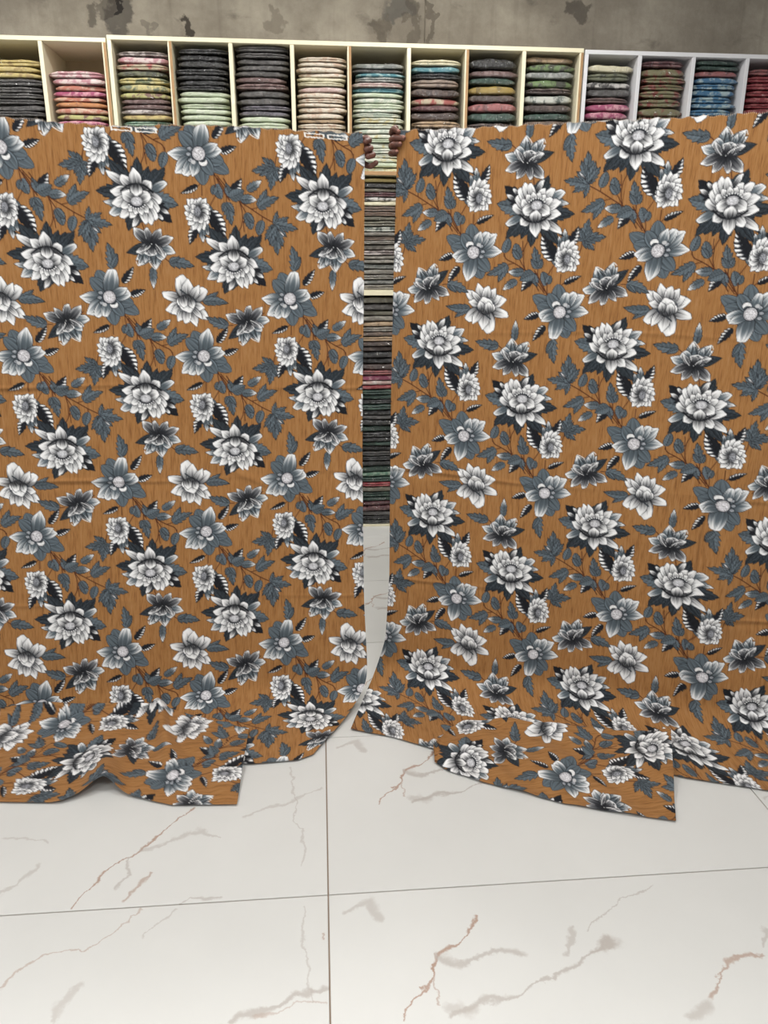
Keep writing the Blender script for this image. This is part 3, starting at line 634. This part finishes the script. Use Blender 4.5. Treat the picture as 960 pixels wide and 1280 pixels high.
def grid_mesh(name, POS, UV, COLR, parent):
    nr, nc = POS.shape[:2]; nv = nr*nc
    me = bpy.data.meshes.new(name); me.vertices.add(nv); me.vertices.foreach_set('co', POS.reshape(-1).astype(np.float32))
    i = np.arange(nv).reshape(nr, nc); q = np.stack([i[:-1, :-1], i[1:, :-1], i[1:, 1:], i[:-1, 1:]], -1).reshape(-1)
    nf = (nr-1)*(nc-1); me.loops.add(nf*4); me.loops.foreach_set('vertex_index', q.astype(np.int32))
    me.polygons.add(nf); me.polygons.foreach_set('loop_start', (np.arange(nf)*4).astype(np.int32)); me.polygons.foreach_set('use_smooth', np.ones(nf, bool))
    me.update(calc_edges=True)
    ca = me.color_attributes.new('print', 'FLOAT_COLOR', 'POINT'); ca.data.foreach_set('color', COLR.reshape(-1).astype(np.float32))
    ul = me.uv_layers.new(name='weave'); ul.data.foreach_set('uv', UV.reshape(-1, 2)[q].reshape(-1).astype(np.float32))
    me.materials.append(M_cloth)
    return link(bpy.data.objects.new(name, me), parent)
def ipl(x, xs, ys): return np.interp(x, xs, ys)
def smooth_ipl(x, xs, ys, k=.05):
    xx = np.linspace(xs[0], xs[-1], 400); yy = np.interp(xx, xs, ys); n = max(3, int(k*400)) | 1
    ker = np.hanning(n+2)[1:-1]; ker /= ker.sum(); yp = np.pad(yy, n//2, mode='edge'); return np.interp(x, xx, np.convolve(yp, ker, 'valid'))
def hang_relief(side, a, b):
    """gentle standing folds, pulled creases and pressed fold lines; metres towards the camera"""
    r = .006*np.sin(a*9.5+1.3+.6*b)*sm(-.2, .5, b)+.0035*np.sin(a*21+b*1.4)*sm(.2, 1.0, b)
    for (b0, amp, slope) in ([(.50, .0035, .004), (.775, .004, -.02), (1.15, .002, .0)] if side == 'L' else [(.77, .004, .03), (1.12, .0035, .03), (.33, .0018, .01)]):
        d = b-b0-slope*a-.006*np.sin(a*7+b0*9); r = r+amp*(np.exp(-(d/.006)**2)-.6*np.exp(-((d-.014)/.010)**2))*(.55+.45*np.sin(a*5+b0*20))
    if side == 'R':     # vertical fold line where a second width meets
        d = a-.545+.03*(b-1.1); r = r-.012*np.exp(-(d/.012)**2)*sm(.55, .9, b)+.016*np.exp(-((d-.05)/.05)**2)*sm(.5, 1.0, b)
        r = r+.010*np.sin((a+b*.9)*17)*sm(.45, .8, a)*sm(.4, .9, b)*.6
    else:
        d = b-.80-.42*(a-.35); r = r+.004*np.exp(-(d/.012)**2)*sm(.15, .3, a)*sm(.75, .5, a)
    return r
def make_cloth(side, P, edge_px, far_a, top_px, front_px, sgn, label):
    """hanging sheet that bends onto the floor and runs forward to the front_px line"""
    E_ = np.array([inv(P, *q) for q in edge_px]); Tt = np.array([inv(P, *q) for q in top_px]); o_ = np.argsort(Tt[:, 0]); Tt = Tt[o_]
    bc_z = .10
    root = empty('printed_cloth', tuple(surf(P, .1, 1.5)*np.array((1, 1, 0)))); org = np.array(root.location)
    tag(root, label, 'cloth')
    width = abs(E_[:, 0].mean()-far_a); nc = int(width/STEP); s = np.linspace(0, 1, nc)
    # row parameter t 0..1 on the hanging part
    nb = int(1.62/STEP)
    t = np.linspace(0, 1, nb)[:, None]
    bedge = E_[:, 1]; 
    # bottom b for each column where z == bc_z
    def a_of(b, s_):
        ae = smooth_ipl(b, bedge, E_[:, 0], .05)
        return (far_a+(ae-far_a)*s_) if sgn > 0 else (ae+(far_a-ae)*s_)
    z0 = P[7]; bb = (z0-bc_z)/np.cos(P[3]); bb = bb-0*s
    a_top = a_of(np.full(nc, Tt[:, 1].mean()), s); bt = smooth_ipl(a_top, Tt[:, 0], Tt[:, 1], .03)+.0016*np.sin(a_top*170)+.0012*np.sin(a_top*61)
    b = bt[None]+t*(bb-bt)[None]; a = a_of(b, s[None])
    pos = surf(P, a, b); pos[..., 1] -= hang_relief(side, a, b)*1.0
    # floor part
    fp = np.array([ground(*q, .004) for q in front_px]); fs = np.array(front_s[side])
    fx = np.stack([smooth_ipl(s, fs, fp[:, i], .03) for i in range(3)], -1)
    hp = pos[-1]; dn = pos[-1]-pos[-3]; dn /= np.linalg.norm(dn, axis=1)[:, None]
    p1 = hp+dn*(hp[:, 2:3]-.004)/np.maximum(-dn[:, 2:3], .3)*1.0
    nfl = int(.36/STEP); tf = np.linspace(0, 1, nfl+1)[1:, None, None]
    bez = (1-tf)**2*hp[None]+2*tf*(1-tf)*p1[None]+tf**2*fx[None]
    # low ripples where the cloth lies on the floor
    w_ = sm(.35, .8, tf[..., 0])
    bez[..., 2] += w_*(.004+.003*np.sin(bez[..., 0]*21+bez[..., 1]*8)+.002*np.sin(bez[..., 0]*43-bez[..., 1]*17))*sm(1.02, .9, tf[..., 0]) + .003*w_
    full = np.concatenate([pos, bez], 0)
    seg = np.linalg.norm(np.diff(np.concatenate([pos[-1:], bez], 0), axis=0), axis=2); bl = b[-1][None]+np.cumsum(seg, 0)
    al = a[-1][None]+(bez[..., 0]-hp[None, :, 0])/np.cos(P[2])
    A = np.concatenate([a, al], 0); B = np.concatenate([b, bl], 0)
    dirn = 1 if side == 'L' else -1
    c4 = sample((dirn*A/PU).ravel(), (dirn*B/PV).ravel())
    # woven maker's bars that recur with the repeat
    if side == 'L':
        ac, bc2 = inv(P, 167, 161.5); m0 = [(ac, bc2, 1)]
    else:
        ac, bc2 = A[-20, int(.70*nc)], 0; m0 = []
    for (ac, bc2, d_) in m0:
        da = np.mod(A-ac+PU/2, PU)-PU/2; db = B-bc2-.035*da
        bar = (np.abs(da) > .004) & (np.abs(da) < .058) & (np.abs(db) < .0056)
        ins = (np.abs(da) > .008) & (np.abs(da) < .053) & (np.abs(db) < .0030)
        c4r = c4.reshape(A.shape+(4,)); c4r[bar & ~ins] = (.80, .78, .74, 0); c4 = c4r.reshape(-1, 4)
    UV = np.stack([A, B], -1)
    grid_mesh('hanging_sheet', full-org, UV, c4, root)
    # frayed top edge
    vs_, fc = [], []
    for i in range(0, nc, 2):
        p = pos[0, i]-org; h_ = random.uniform(.001, .006)*(1.6 if random.random() < .15 else 1); dx = random.uniform(-.003, .003); n0 = len(vs_)
        vs_ += [(p[0]-.0006, p[1]-.0004, p[2]-.002), (p[0]+.0006, p[1]-.0004, p[2]-.002), (p[0]+dx, p[1]-random.uniform(0, .003), p[2]+h_)]; fc.append((n0, n0+1, n0+2))
    fr = mesh_obj('frayed_edge', vs_, fc, M_fray, root); fr['kind'] = 'stuff'
    HM[side] = bez.reshape(-1, 3)
    return root, org, pos
HM = {}
front_s = {'L': [0, .30, .55, .82, .93, 1.0], 'R': [0, .10, .20, .40, .62, .70, .86, 1.0]}
L_root, L_org, L_pos = make_cloth('L', PL, [(452, 166), (456, 185), (455, 350), (453, 500), (453, 600), (455, 750), (459, 830)], -.70,
    [(-190, 140), (0, 146), (75, 153), (150, 158), (230, 156), (300, 158), (370, 163), (440, 166), (470, 166)],
    [(-330, 935), (-60, 938), (120, 940), (312, 956), (372, 951), (392, 944)], 1,
    'orange-brown cloth of grey lotus flowers with pale printed bars along its top edge')
R_root, R_org, R_pos = make_cloth('R', PR, [(497, 160), (496, 200), (492, 350), (489, 500), (488, 600), (487, 720), (482, 800), (468, 845)], .86,
    [(480, 163), (497, 163), (560, 161), (600, 159), (690, 155), (780, 150), (870, 146), (960, 140), (1130, 130)],
    [(437, 912), (490, 922), (545, 938), (660, 945), (800, 955), (850, 972), (960, 989), (1150, 1020)], -1,
    'orange-brown cloth of upside-down grey lotus flowers with a folded corner on the tiles')
def height_over(side, X, Y):
    c_ = .012; P3 = HM[side]; x0, y0 = P3[:, 0].min()-.1, P3[:, 1].min()-.1; nx_, ny_ = int((P3[:, 0].max()+.1-x0)/c_)+2, int((P3[:, 1].max()+.1-y0)/c_)+2
    H = np.zeros((nx_, ny_)); np.maximum.at(H, (((P3[:, 0]-x0)/c_).astype(int), ((P3[:, 1]-y0)/c_).astype(int)), P3[:, 2])
    for _ in range(2): H = np.maximum(H, (H+np.roll(H, 1, 0)+np.roll(H, -1, 0)+np.roll(H, 1, 1)+np.roll(H, -1, 1))/5)
    fx = np.clip((X-x0)/c_-.5, 0, nx_-2); fy = np.clip((Y-y0)/c_-.5, 0, ny_-2); i, j = fx.astype(int), fy.astype(int); u, v = fx-i, fy-j
    return (H[i, j]*(1-u)+H[i+1, j]*u)*(1-v)+(H[i, j+1]*(1-u)+H[i+1, j+1]*u)*v
def make_flap(root, org, top, bot, s_top, s_bot, relief, o_px, name='folded_end', side='L'):
    nc = int(.78/STEP); nr = int(.36/STEP); s = np.linspace(0, 1, nc); t = np.linspace(0, 1, nr)[:, None]
    tp = np.array([ground(*q, .035) for q in top]); bp = np.array([ground(*q) for q in bot])
    T_ = np.stack([smooth_ipl(s, s_top, tp[:, i], .02) for i in range(3)], -1); B_ = np.stack([smooth_ipl(s, s_bot, bp[:, i], .012) for i in range(3)], -1)
    pos = T_[None]*(1-t)[..., None]+B_[None]*t[..., None]
    hh = height_over(side, pos[..., 0], pos[..., 1])+.007; rl = relief(s[None], t, pos); pos[..., 2] = np.where(hh > rl, hh, rl)
    o = ground(*o_px)
    # arc length correction is slight; the end lies turned a quarter round
    U_ = (pos[..., 1]-o[1])/PU; V_ = (pos[..., 0]-o[0])/PV
    c4 = sample(U_.ravel(), V_.ravel())
    grid_mesh(name, pos-org, np.stack([pos[..., 1], pos[..., 0]], -1), c4, root)
def rel_L(s, t, p):
    x = p[..., 0]; xa = ground(130, 985)[0]; xb = ground(205, 885)[0]
    z = .016+.018*np.exp(-(t/.10)**2)*(.7+.3*np.sin(x*9))
    z = z-.012*sm(.5, 1, t)
    z = z+.050*np.exp(-((x-xa)/.055)**2)*sm(.35, 1, t)+.035*np.exp(-((x-xb-.12*t)/.03)**2)*sm(.75, .05, t)
    return z+.004*np.sin(x*31+t*5)+.003*np.sin(x*57-t*9)
make_flap(L_root, L_org, [(-330, 905), (-60, 897), (60, 890), (205, 886), (260, 897), (312, 906)], [(-330, 1000), (-60, 1004), (75, 1006), (120, 994), (132, 990), (150, 995), (215, 1009), (297, 1008)],
          [0, .40, .58, .82, .91, 1], [0, .40, .60, .68, .715, .75, .86, 1], rel_L, (110, 955))
def rel_R(s, t, p):
    x = p[..., 0]
    z = .022+.020*np.exp(-(t/.10)**2)*(.6+.4*np.sin(x*13))-.014*sm(.4, 1, t)
    z = z+.022*sm(.88, 1, s)*sm(1, .2, t)
    return z+.004*np.sin(x*27+t*7)*(1-.5*t)+.003*np.sin(x*49-t*11)
make_flap(R_root, R_org, [(541, 931), (562, 905), (580, 897), (700, 905), (800, 912), (838, 920)], [(543, 955), (560, 966), (600, 979), (705, 1007), (780, 1020), (845, 1029)],
          [0, .06, .12, .52, .86, 1], [0, .05, .18, .54, .79, 1], rel_R, (585, 957), side='R')

# ------------------------------------------------------------------ the two people holding the cloths up
def skin_mat():
    m = NT('brown_skin'); tc = m.n('ShaderNodeTexCoord').outputs['Object']
    m.l(m.ramp(m.noise(tc, 45, 4), [(.3, tuple(s2l((80, 48, 38)))), (.7, tuple(s2l((112, 70, 56))))]), m.p.inputs['Base Color'])
    m.p.inputs['Roughness'].default_value = .5; m.p.inputs['Subsurface Weight'].default_value = .05; m.p.inputs['Subsurface Radius'].default_value = (.01, .004, .002)
    m.bump(m.noise(tc, 160, 4), .25, .002)
    return m.m
M_skin = skin_mat(); M_nail = plain('fingernail', rgb(158, 110, 96), .3); M_hair = plain('black_hair', rgb(22, 19, 18), .5)
M_shirt = [plain('blue_shirt', rgb(70, 88, 116), .85), plain('grey_shirt', rgb(120, 118, 112), .85)]; M_trs = plain('dark_trousers', rgb(44, 44, 50), .85); M_eye = plain('eye', rgb(226, 222, 214), .2); M_lip = plain('lips', rgb(120, 66, 60), .5)
def ring_tube(bm, pts, radii, n=12, flat=1.0):
    pts = [Vector(p) for p in pts]; rings = []
    # round the ends with two extra rings
    P, Rr = [], []
    d0 = (pts[0]-pts[1]).normalized(); d1 = (pts[-1]-pts[-2]).normalized()
    for f, s in ((.95, .30), (.6, .8)): P.append(pts[0]+d0*radii[0]*f); Rr.append(radii[0]*s)
    P += pts; Rr += list(radii)
    for f, s in ((.6, .8), (.95, .30)): P.append(pts[-1]+d1*radii[-1]*f); Rr.append(radii[-1]*s)
    up = Vector((.13, .31, .94))
    for i, p in enumerate(P):
        t = (P[min(i+1, len(P)-1)]-P[max(i-1, 0)]).normalized(); a = t.cross(up)
        if a.length < .1: a = t.cross(Vector((1, 0, 0)))
        a.normalize(); b = t.cross(a)
        rings.append([bm.verts.new(p+(a*math.cos(2*math.pi*k/n)+b*math.sin(2*math.pi*k/n)*flat)*Rr[i]) for k in range(n)])
    for r0, r1 in zip(rings[:-1], rings[1:]):
        for k in range(n): bm.faces.new((r0[k], r0[(k+1) % n], r1[(k+1) % n], r1[k]))
    bm.faces.new(rings[0][::-1]); bm.faces.new(rings[-1])
def ell(bm, c, r, M=None):
    mt = Matrix.Translation(c)@(M or Matrix())@Matrix.Diagonal((r[0], r[1], r[2], 1)); bmesh.ops.create_uvsphere(bm, u_segments=20, v_segments=14, radius=1.0, matrix=mt)
def fuse(bm, vox, smooth=5):
    bmesh.ops.recalc_face_normals(bm, faces=bm.faces[:])
    me = bpy.data.meshes.new('tmp'); bm.to_mesh(me); bm.free(); o = bpy.data.objects.new('tmp', me); COL.objects.link(o)
    md = o.modifiers.new('r', 'REMESH'); md.mode = 'VOXEL'; md.voxel_size = vox
    sm_ = o.modifiers.new('s', 'SMOOTH'); sm_.factor = .5; sm_.iterations = smooth
    dg = bpy.context.evaluated_depsgraph_get(); dg.update()
    out = bpy.data.meshes.new_from_object(o.evaluated_get(dg)); bpy.data.objects.remove(o); bpy.data.meshes.remove(me)
    return out
def spline(pts, n=6):
    P = [Vector(p) for p in pts]; out = []
    for i in range(len(P)-1):
        p0, p1, p2, p3 = P[max(i-1, 0)], P[i], P[i+1], P[min(i+2, len(P)-1)]
        for k in range(n):
            u = k/n; out.append(.5*((2*p1)+(-p0+p2)*u+(2*p0-5*p1+4*p2-p3)*u*u+(-p0+3*p1-3*p2+p3)*u**3))
    return out+[P[-1]]
def near_cloth(P, px, py, off):
    p = surf(P, *inv(P, px, py)); d = np.array((0, 0, CAMH))-p; d[2] = 0; d /= np.linalg.norm(d); return Vector(p+d*off)
def make_person(name, label, base, yaw, hands, shirt):
    """hands: per side ('R' = viewer's left): dict(fingers=[...points], palm=..., wrist=...) in world space"""
    root = empty(name, (base[0], base[1], 0)); org = Vector(root.location); tag(root, label, 'person')
    c, s = math.cos(yaw), math.sin(yaw)
    def B(x, y, z): return Vector((base[0]+c*x-s*y, base[1]+s*x+c*y, z))-org     # body frame, faces -y
    Rz = Matrix.Rotation(yaw, 4, 'Z')
    arms = {}
    for sd, hd in hands.items():
        sg = -1 if sd == 'R' else 1
        S = B(sg*.175, .01, 1.33); W = hd['wrist']-org
        L1, L2 = .275, .25; d = W-S; D = min(d.length, (L1+L2)*.995); dn = d.normalized()
        x = (L1*L1-L2*L2+D*D)/(2*D); hgt = math.sqrt(max(L1*L1-x*x, 0)); pole = B(sg*.3, .25, -.6)-B(0, 0, 0); pole = pole-dn*pole.dot(dn); pole.normalize()
        arms[sd] = (S, S+dn*x+pole*hgt, W)
    def arm_pts(sd, upto=1.0):
        S, E, W = arms[sd]; return S, E, W
    bm = bmesh.new()
    ell(bm, B(0, 0, 1.20), (.150, .095, .175), Rz); ell(bm, B(0, .0, 1.03), (.135, .092, .16), Rz); ell(bm, B(0, .005, .90), (.160, .105, .12), Rz)
    ring_tube(bm, [B(-.15, .01, 1.335), B(0, .01, 1.35), B(.15, .01, 1.335)], [.058, .07, .058]); ring_tube(bm, [B(0, .015, 1.33), B(0, .005, 1.42)], [.056, .05])
    ell(bm, B(0, -.005, 1.505), (.072, .088, .105), Rz); ell(bm, B(0, -.03, 1.455), (.055, .058, .05), Rz)
    ring_tube(bm, [B(0, -.088, 1.515), B(0, -.103, 1.488)], [.010, .014], 8)
    for sg in (-1, 1):
        ell(bm, B(sg*.073, .005, 1.495), (.010, .020, .030), Rz)
        ring_tube(bm, [B(sg*.09, 0, .88), B(sg*.10, -.01, .67), B(sg*.10, -.005, .47), B(sg*.10, .015, .33), B(sg*.10, .01, .09)], [.088, .074, .052, .053, .035])
        ring_tube(bm, [B(sg*.10, .04, .035), B(sg*.105, -.06, .035), B(sg*.11, -.15, .024)], [.032, .036, .022])
    for sd in hands:
        S, E, W = arms[sd]; ring_tube(bm, spline([S, S.lerp(E, .5), E, E.lerp(W, .35), W], 4), [.050]+[.048-.0008*i for i in range(7)]+[.041-.0016*i for i in range(9)])
        pc = hands[sd]['palm']-org; ring_tube(bm, [W, W.lerp(pc, .5), pc], [.026, .031, .030], 12)
        for f in hands[sd]['fingers']: ring_tube(bm, [pc, f[0]-org], [.016, .0105], 10)
    body = fuse(bm, .009, 3)
    bm = bmesh.new(); bm.from_mesh(body)
    for sd in hands:
        for f, r in zip(hands[sd]['fingers'], (.0082, .0088, .0085, .0075, .009)):
            pts = spline([p-org for p in f], 5); n = len(pts); ring_tube(bm, pts, [r*(1.12-.26*(i/(n-1))+.05*math.cos(i*2*math.pi/5)) for i in range(n)], 12)
    bm.to_mesh(body); bm.free(); body.name = 'body'; body.materials.clear(); body.materials.append(M_skin); body.polygons.foreach_set('use_smooth', [True]*len(body.polygons))
    bo = link(bpy.data.objects.new('body', body), root)
    for sd in hands:
        for nl in hands[sd].get('nails', []):
            b2 = bmesh.new(); ell(b2, nl[0]-org, (.0040, .0020, .0034), Matrix.Rotation(nl[1], 4, 'Z')); bm_obj('fingernail', b2, M_nail, root, True)
    bm = bmesh.new()
    ell(bm, B(0, 0, 1.20), (.166, .110, .185), Rz); ell(bm, B(0, 0, 1.02), (.152, .108, .17), Rz); ell(bm, B(0, .005, .90), (.172, .118, .11), Rz); ring_tube(bm, [B(-.15, .01, 1.335), B(0, .01, 1.345), B(.15, .01, 1.335)], [.068, .076, .068])
    for sd in hands:
        S, E, W = arms[sd]; ring_tube(bm, [S, S.lerp(E, .4), S.lerp(E, .8)], [.066, .062, .058])
    me = fuse(bm, .014, 3); me.materials.clear(); me.materials.append(shirt); me.polygons.foreach_set('use_smooth', [True]*len(me.polygons)); link(bpy.data.objects.new('shirt', me), root)
    bm = bmesh.new(); ell(bm, B(0, .005, .89), (.168, .114, .11), Rz)
    for sg in (-1, 1): ring_tube(bm, [B(sg*.09, 0, .88), B(sg*.10, -.01, .67), B(sg*.10, -.005, .47), B(sg*.10, .015, .30), B(sg*.10, .012, .10)], [.100, .088, .072, .066, .062])
    me = fuse(bm, .014, 3); me.materials.clear(); me.materials.append(M_trs); me.polygons.foreach_set('use_smooth', [True]*len(me.polygons)); link(bpy.data.objects.new('trousers', me), root)
    bm = bmesh.new(); ell(bm, B(0, .018, 1.535), (.080, .088, .088), Rz); ell(bm, B(0, .045, 1.48), (.070, .062, .07), Rz)
    bm_obj('hair', bm, M_hair, root, True)
    for sg in (-1, 1):
        b2 = bmesh.new(); ell(b2, B(sg*.030, -.080, 1.512), (.013, .008, .007), Rz); bm_obj('eye', b2, M_eye, root, True)
    b2 = bmesh.new(); ell(b2, B(0, -.086, 1.452), (.024, .007, .007), Rz); bm_obj('mouth', b2, M_lip, root, True)
    return root
def pts(P, lst): return [near_cloth(P, *q) for q in lst]
hR = dict(fingers=[pts(PR, [(499, 166, -.045), (490, 165, -.018), (492.5, 162, .010), (497.5, 166, .0125)]),
                   pts(PR, [(499, 173, -.045), (490, 174, -.014), (493.5, 173.5, .013), (504, 173.5, .0125)]),
                   pts(PR, [(499, 181, -.045), (489.5, 182, -.014), (492.5, 181.5, .013), (499.5, 181, .012)]),
                   pts(PR, [(499, 189, -.045), (489, 191, -.014), (490.5, 191, .012), (495.5, 190.5, .011)]),
                   pts(PR, [(502, 172, -.05), (497, 166, -.035), (494.5, 159, -.012)])],
          palm=near_cloth(PR, 509, 186, -.065), wrist=near_cloth(PR, 535, 212, -.085),
          nails=[(near_cloth(PR, 498, 165, .020), -.3), (near_cloth(PR, 504.5, 172.8, .0205), -.3), (near_cloth(PR, 500, 180.3, .0200), -.3), (near_cloth(PR, 496, 190, .0178), -.3)])
q_far = Vector(surf(PR, .82, -.15)); nb_ = Vector((.33, .94, 0))
hR2 = dict(fingers=[[q_far+Vector((-.03, .0, -.018*i))+nb_*.045, q_far+Vector((.045, 0, -.019*i))+nb_*.01, q_far+Vector((.03, 0, -.019*i))-nb_*.012, q_far+Vector((.0, 0, -.019*i))-nb_*.012] for i in range(4)], palm=q_far+Vector((-.04, 0, -.04))+nb_*.065, wrist=q_far+Vector((-.10, 0, -.10))+nb_*.085)
make_person('person', 'person standing behind the cloth with upside-down flowers, gripping its edge with brown fingers', (.83, 2.32), -.33, {'R': hR, 'L': hR2}, M_shirt[1])
hL = dict(fingers=[pts(PL, [(449, 173, -.045), (457.5, 170.5, -.030), (461.5, 174.5, -.012), (457, 177.5, .004)]),
                   pts(PL, [(449, 180, -.045), (459, 180.5, -.030), (463, 184.5, -.012), (458, 187, .004)]),
                   pts(PL, [(449, 189, -.045), (461, 189.5, -.030), (466, 193, -.012), (460, 196, .004)]),
                   pts(PL, [(450, 198, -.045), (459, 205, -.026), (464, 206.5, -.014), (470, 203, -.008)]),
                   pts(PL, [(446, 180, -.05), (450, 172, -.03), (452, 172, -.012)])],
          palm=near_cloth(PL, 439, 192, -.065), wrist=near_cloth(PL, 413, 216, -.085))
q_far = Vector(surf(PL, -.66, -.13)); nb_ = Vector((0, 1, 0))
hL2 = dict(fingers=[[q_far+Vector((.03, .045, -.018*i)), q_far+Vector((-.045, .01, -.019*i)), q_far+Vector((-.03, -.012, -.019*i)), q_far+Vector((.0, -.012, -.019*i))] for i in range(4)], palm=q_far+Vector((.04, .065, -.04)), wrist=q_far+Vector((.10, .085, -.10)))
make_person('person', 'person standing behind the cloth with printed bars, brown fingertips curled at its edge', (-.52, 2.44), .03, {'R': hL2, 'L': hL}, M_shirt[0])
